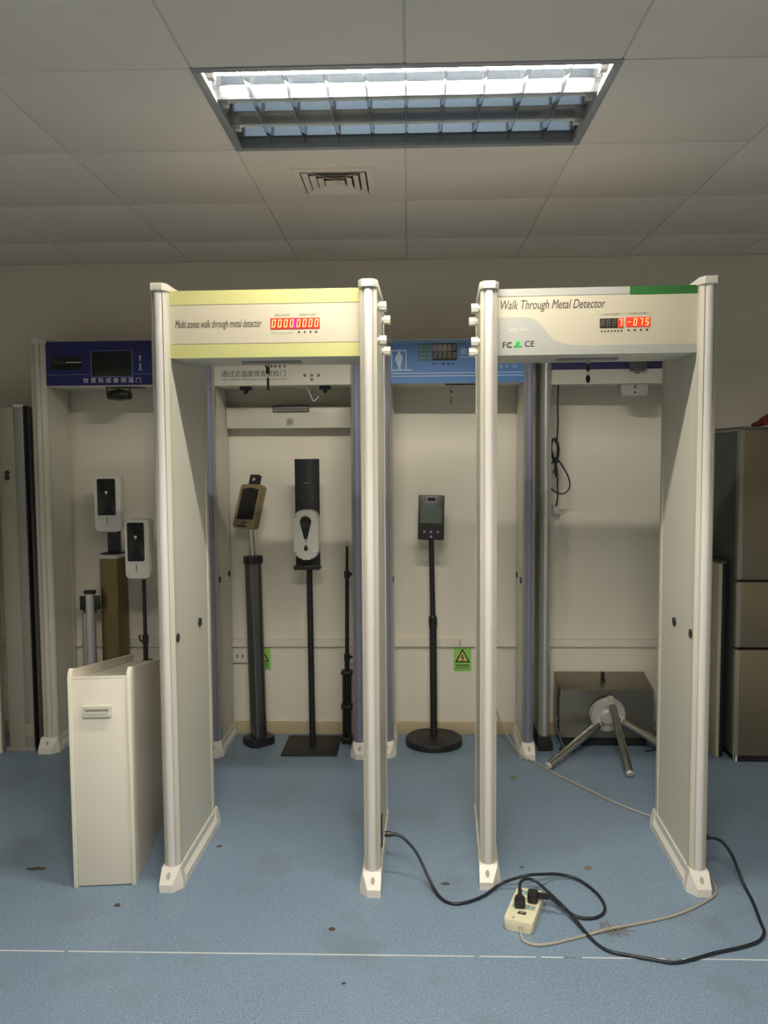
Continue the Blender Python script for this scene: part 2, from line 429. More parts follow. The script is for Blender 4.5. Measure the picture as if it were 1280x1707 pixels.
# ------------------------------------------------------------------ walk-through gates
def gate(label, loc, rz, W, D, H=2.2, t=0.06, hz=(1.942, 2.18), hy=0.045, hd=0.25, body='gate', post='post', strip='strip',
         cap='cap', foot='foot', head='gate', wide_foot=True, sensors=()):
    g = thing('detector_gate', label, 'detector gate', loc, rz)
    pn = {}
    for s in (-1, 1):
        xo = s*W/2; xi = s*(W/2-t); cx = (xo+xi)/2; lo, hi = min(xo, xi), max(xo, xi)
        pan = MB().box(lo+.003, hi-.003, .045, D-.045, .03, H-.022).build('side_panel', body, g); pn[s] = pan
        for e in (0, 1):
            f = (lambda y: y) if e == 0 else (lambda y: D-y)
            prof = [(cx-t/2, f(.05)), (cx-t/2, f(.020)), (cx-t/2+.006, f(.012)), (cx-.0185, f(.004)), (cx-.0165, f(.009)), (cx+.0165, f(.009)), (cx+.0185, f(.004)),
                    (cx+t/2-.006, f(.012)), (cx+t/2, f(.020)), (cx+t/2, f(.05))]
            po = MB().prism(prof, 'z', .05, H-.022).build('post', post, g, 20)
            arc = [(cx-.0155, f(.010))] + [(cx+.0155*math.sin(R(a)), f(.007-.011*math.cos(R(a)))) for a in (-90, -60, -30, 0, 30, 60, 90)] + [(cx+.0155, f(.010))]
            MB().prism(arc, 'z', .055, H-.024).build('light_strip', strip, po, 40)
        q = t/2+.004
        poly = [(cx-q, .014), (cx-.02, -.010), (cx+.02, -.010), (cx+q, .014), (cx+q, D-.014), (cx+.02, D+.010), (cx-.02, D+.010), (cx-q, D-.014)]
        MB().prism(poly, 'z', H-.026, H, .002).build('top_cap', cap, g)
        # shoe: flared sides along the depth, wedge toes front and back
        fo = MB(); o_ = xo + s*.003; i_ = xi - s*.004; fl_ = xi - s*.016
        prof = [(o_, 0), (o_, .074), (o_-s*.002, .078), (xo, .074), (xi, .074), (i_+s*.002, .078), (i_, .074), (i_, .045), (fl_, .028), (fl_, 0)]
        fo.prism(prof, 'y', .035, D-.035)
        for e in (0, 1):
            f = (lambda y: y) if e == 0 else (lambda y: D-y)
            yt = -.040 if wide_foot else -.012
            P = [(o_, f(yt), 0), (i_+s*.018, f(yt), 0), (o_, f(yt), .028), (i_+s*.018, f(yt), .028),
                 (o_, f(-.004), .078), (i_, f(-.004), .078), (i_, f(.036), .078), (o_, f(.036), .078),
                 (fl_, f(.036), 0), (o_, f(.036), 0), (fl_, f(-.004), .028), (fl_, f(-.004), 0)]
            fo.faces(P, [(0, 1, 3, 2), (2, 3, 5, 4), (4, 5, 6, 7), (0, 2, 4, 7, 9), (1, 11, 10, 3), (3, 10, 5), (5, 10, 11, 8, 6), (0, 9, 8, 11, 1), (6, 8, 9, 7)])
        ft = fo.build('foot', foot, g, 25)
        if wide_foot:
            a = Vector((0, -.040, .028)); b = Vector((0, -.004, .078)); c = (a+b)/2; d = (b-a).normalized()
            nrm = Vector((0, -d.z, d.y)); cxx = (o_+i_)/2 + s*.004
            vs = []
            for off in (-.001, .0012):
                for i in range(16):
                    th = 2*math.pi*i/16; vs.append(Vector((cxx, 0, 0)) + c + Vector((1, 0, 0))*(.0075*math.cos(th)) + d*(.013*math.sin(th)) + nrm*off)
            MB().faces(vs, [list(range(16))[::-1], list(range(16, 32))]+[[i, (i+1) % 16, 16+(i+1) % 16, 16+i] for i in range(16)]).build('screw_cover', 'hole', ft)
    xin = W/2-t
    h = MB().box(-xin, xin, hy, hy+hd, hz[0], hz[1], .002).build('header', head, g)
    for s, y, z in sensors:
        xs = s*(W/2-t)
        pn_ = pn[s]
        MB().cyl((xs-s*.004, y, z), (xs+s*.006, y, z), .0165, n=18).build('infrared_sensor', 'black', pn_)
    return g, h, pn, xin

def face(h, x0, x1, z0, z1, y, material, name='face_panel', dy=.0016):
    return MB().box(x0, x1, y-dy, y+.0005, z0, z1).build(name, material, h)

def side_bolts(pn, s, W, ys, zs):
    for y in ys:
        for z in zs:
            xo = s*(W/2-.003)
            mb = MB().cyl((xo-s*.001, y, z), (xo+s*.010, y, z), .013, n=18)
            n = 18; vs = []
            for k in range(n):
                rr = .0185 if k % 2 else .0165; a = 2*math.pi*k/n; vs.append((y+rr*math.cos(a), z+rr*math.sin(a)))
            mb.prism(vs, 'x', xo+s*.009, xo+s*.034, .001)
            mb.build('thumb_bolt', 'cap', pn[s])

# --- front gate with yellow-green banded header
gA, hA, pA, xi = gate('white detector gate with yellow-green banded header reading multi zones', (-0.513, 2.853, 0), -1.5, .805, .52,
                      sensors=((-1, .045, .925), (-1, .335, .925)))
yf = .045
face(hA, -xi, xi, 2.131, 2.180, yf, 'yellow', 'colour_band'); face(hA, -xi, xi, 1.942, 1.990, yf, 'yellow', 'colour_band')
face(hA, -xi, xi, 1.9925, 2.1285, yf, 'cream')
text('Multi zones walk through metal detector', hA, -.322, 2.058, .312, .036, yf-.0016, 'ink', 0.22)
dp = MB().box(.022, .198, yf-.004, yf, 2.0405, 2.0785, .001).build('display', 'redpanel', gA)
MB().box(.104, .114, yf-.0046, yf-.0038, 2.0415, 2.0775).build('display_gap', 'magenta', dp)
for k in range(4): digit(dp, '0', .034+.0215*k, 2.0595, .012, .027, yf-.004, 'seglit')
for k in range(4): digit(dp, '0', .123+.0212*k, 2.0595, .012, .027, yf-.004, 'seglit')
text('PASS COUNT', hA, .036, 2.089, .058, .007, yf-.0016, 'greyink', .2); text('ALARM COUNT', hA, .124, 2.090, .066, .007, yf-.0016, 'greyink', .2)
dots(gA, [.027+.0115*k for k in range(7)], 2.028, .0030, yf-.0016, 'hole'); dots(gA, [.124+.0205*k for k in range(4)], 2.029, .0036, yf-.0016, 'ink')
side_bolts(pA, 1, .805, (.075, .36), (2.118, 1.998))
MB().box(-.11, .11, .15, .19, 1.934, 1.943, .001).build('lock_bar', 'grey', gA)
ib = MB().box(.4005, .4045, .085, .115, .125, .245, .001).build('inlet_plate', 'black', gA)

# --- front gate with grey swoosh header
gB, hB, pB, xi = gate('white detector gate with grey swoosh and green corner on its header', (0.666, 2.886, 0), -2.6, .82, .52,
                      hz=(1.945, 2.180), sensors=((1, .02+.03, .938), (1, .265, .938)))
face(hB, -xi, xi, 1.955, 2.152, yf, 'cream')
face(hB, -xi, xi*.33, 2.154, 2.180, yf, 'greyface', 'colour_band'); face(hB, xi*.33+.001, xi, 2.150, 2.180, yf, 'green', 'colour_band', .0019)
cur = [(-xi, 2.079), (-.262, 2.080), (-.235, 2.078), (-.212, 2.068), (-.195, 2.052), (-.180, 2.033), (-.165, 2.012), (-.145, 1.995), (-.120, 1.985), (-.08, 1.978), (-.03, 1.976), (xi, 1.976)]
poly = cur + [(xi, 1.945), (-xi, 1.945)]
MB().prism(poly, 'y', yf-.0022, yf-.001).build('swoosh_panel', 'greyface', hB)
yb_ = yf-.0022
text('Walk Through Metal Detector', hB, -.337, 2.118, .368, .042, yf-.0016, 'ink', .28)
text('FC', hB, -.330, 1.982, .032, .022, yb_, 'ink', bold=.01); text('C', hB, -.311, 1.982, .012, .013, yb_, 'ink')
text('CE', hB, -.252, 1.985, .034, .021, yb_, 'ink', bold=.005); text('8002 ZPH', hB, -.308, 2.034, .068, .010, yb_, 'cap', .1)
lf = MB().prism(circ(.0155, 20, -.277, 1.985), 'y', yb_-.0007, yb_).build('eco_emblem', 'leafpale', hB)
leafp = []
for i in range(17):
    a = i/16; leafp.append((a, .30*math.sin(math.pi*a)**.8))
for i in range(1, 16):
    a = 1-i/16; leafp.append((a, -.30*math.sin(math.pi*a)**.8))
ca, sa = math.cos(R(52)), math.sin(R(52))
MB().prism([(-.284+.022*(p*ca-q*sa), 1.976+.022*(p*sa+q*ca)) for p, q in leafp], 'y', yb_-.0014, yb_-.0007).prism(
    [(-.293, 1.974), (-.262, 1.974), (-.264, 1.979), (-.290, 1.979)], 'y', yb_-.0014, yb_-.0007).build('leaf_mark', 'leaf', hB)
d1 = MB().box(.012, .093, yf-.004, yf, 2.0365, 2.0695, .001).build('display', 'display', gB)
MB().box(.074, .0925, yf-.0044, yf-.0038, 2.037, 2.069).build('lit_cell', 'redpanel', d1)
for k in range(3): digit(d1, '8', .0215+.0203*k, 2.053, .011, .023, yf-.0042, 'segoff')
digit(d1, '7', .083, 2.053, .011, .024, yf-.0045, 'seglit')
d2 = MB().box(.103, .187, yf-.004, yf, 2.0385, 2.0715, .001).build('display', 'redpanel', gB)
for k, c in enumerate('-075'): digit(d2, c, .1145+.0205*k, 2.055, .011, .024, yf-.004, 'seglit')
text('PASS COUNT', hB, .024, 2.083, .058, .007, yf-.0016, 'greyink', .2); text('ALARM COUNT', hB, .112, 2.085, .066, .007, yf-.0016, 'greyink', .2)
dots(gB, [.019+.0115*k for k in range(7)], 2.025, .0030, yf-.0016, 'ink'); dots(gB, [.112+.0215*k for k in range(4)], 2.027, .0038, yf-.0016, 'ink')
side_bolts(pB, -1, .82, (.075, .36), (2.118, 1.998))
MB().box(-.12, .10, .15, .19, 1.937, 1.946, .001).build('lock_bar', 'grey', gB)
MB().box(.408, .412, .055, .085, .13, .21, .001).build('inlet_plate', 'black', gB)

# --- navy header gate, back left
gC, hC, pC, xi = gate('dim grey detector gate with navy header, dark screen and camera pod', (-1.575, 4.225, 0), -1.2, .85, .30, H=2.22, t=.085,
                      hz=(1.967, 2.205), hy=.02, hd=.22, strip='post')
y = .02
face(hC, -xi, xi, 1.972, 2.203, y, 'navy')
face(hC, -xi+.006, xi, 2.0285, 2.0315, y-.0014, 'navypale', 'pale_line', .001)
fr = MB().box(-.093, .122, y-.004, y, 2.016, 2.152, .001).build('screen', 'screen', gC)
for a, b, c, d in ((-.097, .126, 2.150, 2.154), (-.097, .126, 2.014, 2.018), (-.097, -.093, 2.014, 2.154), (.122, .126, 2.014, 2.154)):
    MB().box(a, b, y-.0052, y, c, d).build('screen_frame', 'navypale', fr)
face(hC, -.318, -.150, 2.055, 2.125, y-.0014, 'screen', 'status_window', .001)
text('Temperature', hC, -.300, 2.100, .048, .007, y-.0026, 'greyink'); text('Thermal imaging', hC, -.300, 2.089, .058, .007, y-.0026, 'greyink')
dots(gC, [-.228+.0105*k for k in range(8)], 2.094, .0036, y-.0026, 'whiteink')
text('智 慧 热 成 像 测 温 门', hC, -.142, 1.9985, .310, .026, y-.0016, 'whiteink', 0)
mb = MB().ball((.166, y-.0018, 2.121), .006, .0008, .0065).prism([(.162, 2.115), (.170, 2.115), (.168, 2.098), (.164, 2.098)], 'y', y-.0026, y-.0016)
mb.build('figure_mark', 'paleink', hC)
mb = MB().ball((.166, y-.0018, 2.082), .004, .0008, .0045)
mb.prism([(.163, 2.078), (.171, 2.074), (.169, 2.062), (.176, 2.048), (.172, 2.046), (.166, 2.058), (.160, 2.046), (.156, 2.048), (.163, 2.062)], 'y', y-.0026, y-.0016).build('figure_mark', 'paleink', hC)
pod = MB(); pod.ball((.03, .07, 1.925), .062, .05, .030, 18); pod.box(-.030, .090, .035, .11, 1.900, 1.948, .014)
pd = pod.build('camera_pod', 'black', gC)
for xx in (-.032, .092): MB().cyl((xx, .06, 1.93), (xx, .06, 1.968), .004, n=8).build('bracket_arm', 'black', pd)
MB().cyl((.03, .06, 1.94), (.03, .06, 1.968), .006, n=8).build('bracket_arm', 'black', pd)
MB().cyl((.0, .018, 1.928), (.0, .03, 1.928), .008, n=14).build('lens', 'screen', pd)
MB().box(-.03, .16, .03, .12, 1.962, 1.968, .001).build('mount_plate', 'darkgrey', gC)

# --- temperature screening gate, back middle
gD, hD, pD, xi = gate('grey-white screening gate with slate blue edge strips and black Chinese lettering', (-0.655, 4.178, 0), -.6, .83, .34,
                      hz=(1.960, 2.185), hy=.03, hd=.20, strip='slate', post='alu', body='gate', head='gate', sensors=((-1, .05, .94), (-1, .27, .94)))
y = .03
face(hD, -xi, xi, 1.963, 2.183, y, 'gate')
text('通过式温度筛查安检门', hD, -.318, 2.022, .335, .032, y-.0016, 'ink', 0)
text('WALK THROUGH TEMPERATURE SCREENING SECURITY GATE', hD, -.316, 1.992, .335, .009, y-.0016, 'greyink')
for xx, zz in ((.118, 2.010), (.153, 2.010), (.189, 2.010), (.153, 1.989)):
    k = MB().cyl((xx, y-.005, zz), (xx, y, zz), .0075, n=14).build('push_button', 'ink', gD)
    MB().cyl((xx, y-.0062, zz), (xx, y-.005, zz), .0042, n=12).build('button_face', 'grey', k)
dots(gD, [-.085, -.055, -.035, -.012, .013], 2.058, .006, y-.0016, 'ink', 'indicator_dot')
rb = MB().box(-xi, xi, .272, .335, 1.748, 1.864, .002).build('rear_beam', 'gate', gD)
gr = MB().box(-.095, .105, .262, .273, 1.836, 1.874, .002).build('led_grille', 'darkgrey', gD)
for i in range(13):
    for j in range(2): MB().box(-.089+.0146*i, -.078+.0146*i, .2605, .2625, 1.840+.014*j, 1.850+.014*j).build('led_cell', 'grey', gr)
bt = MB().box(-.020, .018, .266, .273, 1.763, 1.802, .002).build('square_button', 'greyface', gD)
MB().box(-.014, .012, .2645, .2665, 1.769, 1.796, .001).build('button_face', 'grey', bt)
for xx in (-.205, .215):
    b_ = MB().prism([(.06, 1.962), (.13, 1.962), (.115, 1.942), (.075, 1.942)], 'x', xx-.028, xx+.028, .001).build('camera_bracket', 'black', gD)
    MB().cyl((xx, .085, 1.932), (xx, .105, 1.944), .012, n=12).build('lens', 'screen', b_)
MB().tube([(.06, .05, 1.958), (.10, .07, 1.952), (.125, .08, 1.945), (.135, .10, 1.915), (.150, .11, 1.885), (.165, .11, 1.893), (.180, .11, 1.908)], .0028, 6).build('loose_wire', 'whiteink', gD)

# --- sky blue header gate, back centre
gE, hE, pE, xi = gate('detector gate with sky blue header, person symbol and dead counters', (0.250, 4.188, 0), -1.0, .80, .33,
                      hz=(1.964, 2.187), hy=.02, hd=.20, strip='slate', post='alu', sensors=((1, .10, .925), (1, .28, .93), (-1, .10, .93)))
y = .02
face(hE, -xi, xi, 1.965, 2.186, y, 'blue')
for a, b in ((2.182, 2.186), (2.172, 2.175), (2.014, 2.018), (1.999, 2.003)): face(hE, -xi, xi, a, b, y-.0014, 'paleink', 'pale_line', .001)
X = -.3
ic = MB()
for a, b, c, d in ((X-.040, X-.035, 2.035, 2.135), (X+.035, X+.040, 2.035, 2.135), (X-.040, X+.040, 2.130, 2.136), (X-.066, X+.066, 2.030, 2.036)): ic.box(a, b, y-.0026, y-.0014, c, d)
ic.build('doorway_symbol', 'paleink', hE)
body = [(.000, 2.037), (.009, 2.037), (.008, 2.050), (.011, 2.064), (.016, 2.078), (.019, 2.090), (.019, 2.102), (.013, 2.112), (.004, 2.115), (-.004, 2.115), (-.013, 2.110), (-.018, 2.098), (-.021, 2.078), (-.017, 2.077), (-.012, 2.092), (-.013, 2.076), (-.008, 2.062), (-.002, 2.050)]
MB().prism([(X+p, q) for p, q in body], 'y', y-.0026, y-.0014).ball((X+.001, y-.0018, 2.120), .008, .0008, .009).build('person_symbol', 'paleink', hE)
face(hE, -.200, -.129, 2.079, 2.166, y-.0014, 'tealgreen', 'label_patch', .001)
text('通过人数', hE, -.192, 2.152, .058, .013, y-.0026, 'greyface', 0); text('PASS COUNT', hE, -.196, 2.135, .063, .009, y-.0026, 'greyface')
text('报警人数', hE, -.192, 2.112, .058, .014, y-.0026, 'greyface', 0); text('ALARM COUNT', hE, -.196, 2.093, .063, .009, y-.0026, 'greyface')
dE = MB().box(-.126, -.002, y-.004, y, 2.080, 2.168, .001).build('display', 'display', gE)
for j in range(2):
    for k in range(5): digit(dE, '8', -.112+.0242*k, 2.146-.041*j, .014, .028, y-.004, 'segpale')
for k, xx in enumerate((-.120, -.070, -.045, -.020)): MB().cyl((xx, y-.003, 2.063), (xx, y, 2.063), .0058, n=12).build('keypad_button', 'ink', gE)
text('金属探测门', hE, .012, 2.127, .225, .034, y-.0016, 'paleink', 0)
text('Walk Through Metal Detector', hE, .012, 2.094, .28, .017, y-.0016, 'paleink')
text('CE', hE, .215, 2.045, .018, .015, y-.0016, 'paleink'); text('FC', hE, .248, 2.046, .017, .015, y-.0016, 'paleink'); text('CE', hE, .284, 2.047, .022, .015, y-.0016, 'paleink')
MB().box(-.06, .115, .06, .09, 1.957, 1.965, .001).build('lock_bar', 'darkgrey', gE)

# --- violet banded gate, back right
gF, hF, pF, xi = gate('plain white gate on aluminium posts with violet top band and black feet', (1.092, 4.275, 0), -1.2, .80, .24, H=2.2,
                      hz=(1.960, 2.17), hy=.02, hd=.15, strip='alu', post='alu', foot='black', wide_foot=False)
y = .02
face(hF, -xi, xi, 2.036, 2.168, y, 'violet', 'colour_band')
cm = MB().prism(rrect(.088, .12, .016, 5, .10, 2.085), 'y', y-.03, y, .003).build('camera_housing', 'darkgrey', gF)
MB().cyl((.10, y-.034, 2.10), (.10, y-.028, 2.10), .018, n=18).build('lens', 'screen', cm)
b_ = MB().prism(rrect(.026, .010, .0045, 4, .102, 2.015), 'y', y-.004, y).build('badge', 'grey', gF)
bx_ = MB().prism([(.020, 1.961), (.165, 1.961), (.160, 1.905), (.155, 1.897), (.035, 1.897), (.030, 1.905)], 'y', .03, .12, .003).build('sensor_box', 'greyface', gF)
for z in (1.943, 1.915): MB().cyl((.094, .027, z), (.094, .031, z), .005, n=12).build('sensor_eye', 'black', bx_)
MB().cyl((.097, .027, 1.955), (.097, .031, 1.955), .0045, n=12).build('sensor_eye', 'grey', bx_)

# ------------------------------------------------------------------ keys hanging in the header locks
def key(label, loc, fob):
    k = thing('hanging_key', label, 'key', loc)
    MB().cyl((0, 0, -.012), (0, 0, .004), .007, n=12).build('lock_barrel', 'chrome', k)
    MB().prism(rrect(.013, .028, .005, 4, 0, -.026), 'y', -.003, .003, .001).build('key_bow', 'black', k)
    MB().tube([(0, 0, -.036), (.004, 0, -.044), (0, 0, -.052), (-.004, 0, -.044), (0, 0, -.036)], .0009, 5).build('key_ring', 'chrome', k)
    if fob:
        MB().prism(circ(.0085, 16, 0, -.068, .015), 'y', -.002, .002, .0008).build('second_key_bow', 'black', k)
        MB().box(-.0018, .0018, -.001, .001, -.112, -.080).build('key_blade', 'castalu', k)
    else:
        MB().box(-.0045, .0045, -.001, .001, -.098, -.053).build('key_blade', 'black', k)
key('dark key hanging below the yellow-green banded header', (-.523, 3.015, 1.934), False)
key('black-bowed key and second key hanging below the grey swoosh header', (.668, 3.055, 1.937), True)
key('dark key hanging below the sky blue header', (.222, 4.26, 1.957), False)

# ------------------------------------------------------------------ white slope-topped cabinet
cb = thing('slim_cabinet', 'tall slim white cabinet with recessed slot handle and sloping top', 'cabinet', (-1.133, 2.862, 0), 6.2)
Wc, Lc = .226, .95
for s in (-1, 1):
    xo, xn = s*Wc/2, s*(Wc/2-.016)
    pl = [(0, 0), (0, .790)] + [(.03-.03*math.cos(R(a)), .790+.03*math.sin(R(a))) for a in (20, 40, 60, 78)] + [(.06, .808), (Lc, .645), (Lc, 0)]
    sp = MB().prism(pl, 'x', min(xo, xn), max(xo, xn), .002).build('side_board', 'cabinet', cb)
    MB().box(min(xo, xn)+.0005, max(xo, xn)-.0005, -.003, .002, .004, .792, .001).build('edge_band', 'cabedge', sp)
fp = MB().box(-Wc/2+.0165, Wc/2-.0165, .004, .020, .004, .788, .0015).build('front_board', 'cabinet', cb)
MB().box(-Wc/2+.0165, Wc/2-.0165, .003, .021, .784, .790, .001).build('edge_band', 'cabedge', fp)
MB().prism([(.021, .762), (.021, .774), (Lc, .612), (Lc, .600)], 'x', -Wc/2+.0165, Wc/2-.0165).build('top_board', 'cabinet', cb)
MB().box(-Wc/2+.0165, Wc/2-.0165, Lc-.016, Lc, .0, .60).build('back_board', 'cabinet', cb)
hx, hz_ = -.010, .664
sz = hz_+.003                                               # four bars leave a real finger slot
hd_ = MB().box(hx-.051, hx+.051, -.010, .006, sz+.005, hz_+.021, .001).box(hx-.051, hx+.051, -.010, .006, hz_-.021, sz-.005, .001).box(
    hx-.051, hx-.042, -.010, .006, sz-.006, sz+.006).box(hx+.042, hx+.051, -.010, .006, sz-.006, sz+.006).build('slot_handle', 'cap', cb)
MB().prism([(hx-.042, hz_-.001), (hx+.042, hz_-.001), (hx+.026, hz_-.009), (hx-.026, hz_-.009)], 'y', -.0135, -.009, .001).build('finger_lip', 'cap', hd_)

# ------------------------------------------------------------------ hand sanitiser dispensers with dark window
def window_dispenser(t, z0, z1, wd, yb):
    h = z1-z0; cz = (z0+z1)/2
    b = MB().prism(rrect(wd, h, .016, 5, 0, cz), 'y', yb-.10, yb, .008).build('dispenser_body', 'whiteplastic', t)
    MB().prism(rrect(wd*.70, h*.66, .008, 4, -.006, cz+h*.125), 'y', yb-.1025, yb-.098, .001).build('dark_window', 'screen', t)
    MB().cyl((-.006, yb-.1035, cz+h*.21), (-.006, yb-.102, cz+h*.21), .007, n=14).cyl((-.006, yb-.1032, cz+h*.17), (-.006, yb-.102, cz+h*.17), .002, n=8).build('sensor_ring', 'whiteink', t)
    MB().box(-.007, -.004, yb-.1012, yb-.099, z0+h*.12, z0+h*.25).build('level_slit', 'ink', b)
    MB().box(-wd*.3, wd*.3, yb-.085, yb-.03, z0-.008, z0+.002, .003).build('nozzle', 'grey', t)
    MB().box(wd/2-.004, wd/2+.003, yb-.09, yb-.02, cz-.02, z0+.03, .002).build('side_rib', 'whiteplastic', b)

I_ = thing('bronze_sanitiser_stand', 'white sanitiser dispenser with dark window on square bronze column', 'sanitiser stand', (-1.635, 4.40, 0), 8)
window_dispenser(I_, 1.195, 1.492, .136, -.02)
MB().box(-.030, .038, -.02, .012, 1.05, 1.30, .003).build('mount_bracket', 'black', I_)
col = Matrix.Translation((-.004, 0, 0)) @ Matrix.Rotation(R(-16), 4, 'Z')
MB().prism(rrect(.106, .125, .012, 4), 'z', .02, 1.045, mtx=col).build('column', 'bronze', I_)
MB().prism(rrect(.112, .131, .014, 4), 'z', 1.040, 1.062, .003, mtx=col).build('column_collar', 'clear', I_)
MB().prism(rrect(.100, .118, .012, 4), 'z', 1.060, 1.070, .002, mtx=col).build('column_lid', 'black', I_)
MB().prism(rrect(.110, .129, .014, 4), 'z', 0, .022, .004, mtx=col).build('base', 'black', I_)

J_ = thing('pole_sanitiser_stand', 'white sanitiser dispenser with dark window on thin black pole', 'sanitiser stand', (-1.346, 4.02, 0), 4)
window_dispenser(J_, .995, 1.285, .118, -.01)
mb = MB().cyl((0, 0, .02), (0, 0, .64), .0125, n=14).cyl((0, 0, .60), (0, 0, 1.05), .0095, n=14); mb.build('pole', 'blackm', J_)
MB().box(-.03, .03, -.012, .008, 1.0, 1.22, .002).build('mount_plate', 'blackm', J_)
cl = MB().cyl((0, 0, .645), (0, 0, .69), .016, n=14).build('clamp', 'black', J_)
MB().tube([(-.014, -.004, .655), (-.024, -.004, .662), (-.029, -.004, .675), (-.026, -.004, .69)], .005, 6).build('clamp_lever', 'black', cl)
MB().prism(rrect(.05, .03, .006, 3, .008, 0), 'z', .545, .562, .002).build('lower_collar', 'black', J_)
MB().lathe([(.11, 0), (.11, .010), (.105, .016), (.02, .020), (.016, .03)], 28).build('base', 'blackm', J_)

# ------------------------------------------------------------------ belt barrier posts
def stanchion(label, loc, rz):
    s = thing('belt_barrier_post', label, 'barrier post', loc, rz)
    MB().cyl((0, 0, .02), (0, 0, .860), .0265, n=24).build('tube', 'alu', s)
    MB().lathe([(.028, .853), (.033, .857), (.033, .867), (.029, .871)], 24).build('top_cap', 'black', s)
    for q in (0, 180): MB().prism([(.026, -.014), (.052, -.012), (.052, .012), (.026, .014)], 'z', .765, .840, .002, mtx=Matrix.Rotation(R(q), 4, 'Z')).box(.026, .034, -.008, .008, .747, .765, .001, mtx=Matrix.Rotation(R(q), 4, 'Z')).build('belt_cassette', 'black', s)
    MB().lathe([(.05, 0), (.05, .012), (.046, .02), (.036, .03), (.028, .04)], 30).build('base', 'castalu', s)
stanchion('silver belt barrier post with black cassettes, in front of its twin', (-1.742, 4.31, -.0), 8)
s2 = thing('belt_barrier_post', 'silver barrier post tube standing behind the capped belt post', 'barrier post', (-1.81, 4.42, 0))
MB().cyl((0, 0, .02), (0, 0, .77), .024, n=24).build('tube', 'alu', s2)
MB().lathe([(.025, .768), (.027, .77), (.024, .776)], 24).build('top_cap', 'castalu', s2)
MB().lathe([(.046, 0), (.046, .012), (.042, .02), (.035, .03), (.026, .04)], 30).build('base', 'castalu', s2)

# ------------------------------------------------------------------ face recognition kiosk
L_ = thing('face_scan_kiosk', 'gold tablet kiosk tilted on a dark graphite column', 'kiosk', (-.842, 4.375, 0))
rot = Matrix.Rotation(R(42), 4, 'Z')
MB().prism(rrect(.150, .135, .030, 6), 'z', 0, .042, .006, mtx=rot).build('base', 'black', L_)
rot2 = Matrix.Rotation(R(38), 4, 'Z') @ Matrix.Rotation(0, 4, 'X')
tilt = Matrix.Translation((0, 0, .04)) @ Matrix.Rotation(R(-0.9), 4, 'Y') @ Matrix.Translation((0, 0, -.04))
MB().prism(rrect(.086, .080, .032, 6), 'z', .040, 1.010, mtx=tilt @ rot2).build('column', 'graphite', L_)
MB().prism(rrect(.090, .082, .017, 5), 'z', 1.008, 1.050, .004, mtx=tilt @ rot2).build('column_collar', 'black', L_)
MB().tube([(-.013, -.01, 1.04), (-.016, -.018, 1.12), (-.022, -.022, 1.24)], .017, 14, 3).build('neck', 'chrome', L_)
psi, th = R(-30), R(19)
e1 = Vector((math.cos(psi), math.sin(psi), 0)); nb = Vector((-math.sin(psi), math.cos(psi), 0))
e3 = Vector((0, 0, 1))*math.cos(th) + nb*math.sin(th); e2 = e3.cross(e1)
TM = Matrix((e1, e2, e3)).transposed().to_4x4(); TM.translation = Vector((-.022, -.055, 1.325))
tb = MB().prism(rrect(.152, .242, .014, 5), 'y', -.012, .026, .004, mtx=TM).build('tablet', 'gold', L_)
MB().prism(rrect(.112, .170, .004, 3, 0, .010), 'y', -.0145, -.011, .0008, mtx=TM).build('tablet_screen', 'screen', tb)
MB().prism([(-.03, .100), (.03, .100), (.012, .085), (-.012, .085)], 'y', -.0150, -.011, mtx=TM).build('camera_notch', 'screen', tb)
for a, b in ((-.020, -.006), (-.004, .010)): MB().prism([(a, -.103), (a+.006, -.103), (b+.010, -.088), (b+.004, -.088)], 'y', -.0145, -.011, mtx=TM).build('speaker_slot', 'ink', tb)
MB().prism(rrect(.06, .008, .003, 3, -.01, -.114), 'y', -.0145, -.011, mtx=TM).build('bottom_slot', 'ink', tb)
sn = MB().prism(rrect(.064, .062, .008, 4, 0, .148), 'y', -.006, .020, .003, mtx=TM).build('thermal_sensor', 'black', L_)
MB().prism(circ(.009, 16, .002, .150), 'y', -.0085, -.005, mtx=TM).build('sensor_lens', 'castalu', sn)

# ------------------------------------------------------------------ black floor stand with oval dispenser
S_ = thing('dispenser_stand', 'tall black stand with white drop-window dispenser and square base plate', 'sanitiser stand', (-.537, 4.335, 0))
MB().box(-.152, .148, -.158, .150, 0, .008, .002).build('base_plate', 'blackm', S_)
MB().cyl((0, 0, .006), (-.006, 0, 1.02), .0165, n=16).build('pole', 'blackm', S_)
arc = [(-.066+.132*i/12, -.030 - .020*(1-(i/6-1)**2)) for i in range(13)]
pl = arc + [(p[0], p[1]+.003) for p in arc[::-1]]
cx = -.008
bp = MB().prism([(p[0]+cx, p[1]) for p in pl], 'z', 1.000, 1.578).build('back_plate', 'blackm', S_)
bp.modifiers.clear()
MB().prism([(-.076+cx, .0), (.070+cx, .0), (.066+cx, -.085), (-.070+cx, -.085)], 'z', .988, .998, .002).box(-.070+cx, .066+cx, -.087, -.082, .995, 1.012, .001).build('drip_tray', 'blackm', S_)
ds = MB().prism(rrect(.128, .262, .045, 7, cx+.004, 1.180), 'y', -.135, -.045, .020).build('dispenser_body', 'whiteplastic', S_)
zt = 1.250
dpoly = [(cx+.002+.030*math.cos(R(a)), zt+.030*math.sin(R(a))) for a in range(-20, 201, 20)] + [(cx+.002-.008, zt-.092), (cx+.002+.008, zt-.092)]
MB().prism(dpoly, 'y', -.1375, -.130, .001).build('drop_window', 'screen', S_)
MB().prism([(cx-.002, zt-.096), (cx+.006, zt-.096), (cx+.002, zt-.110)], 'y', -.1372, -.130).build('window_tip', 'ink', S_)
zz = 1.107
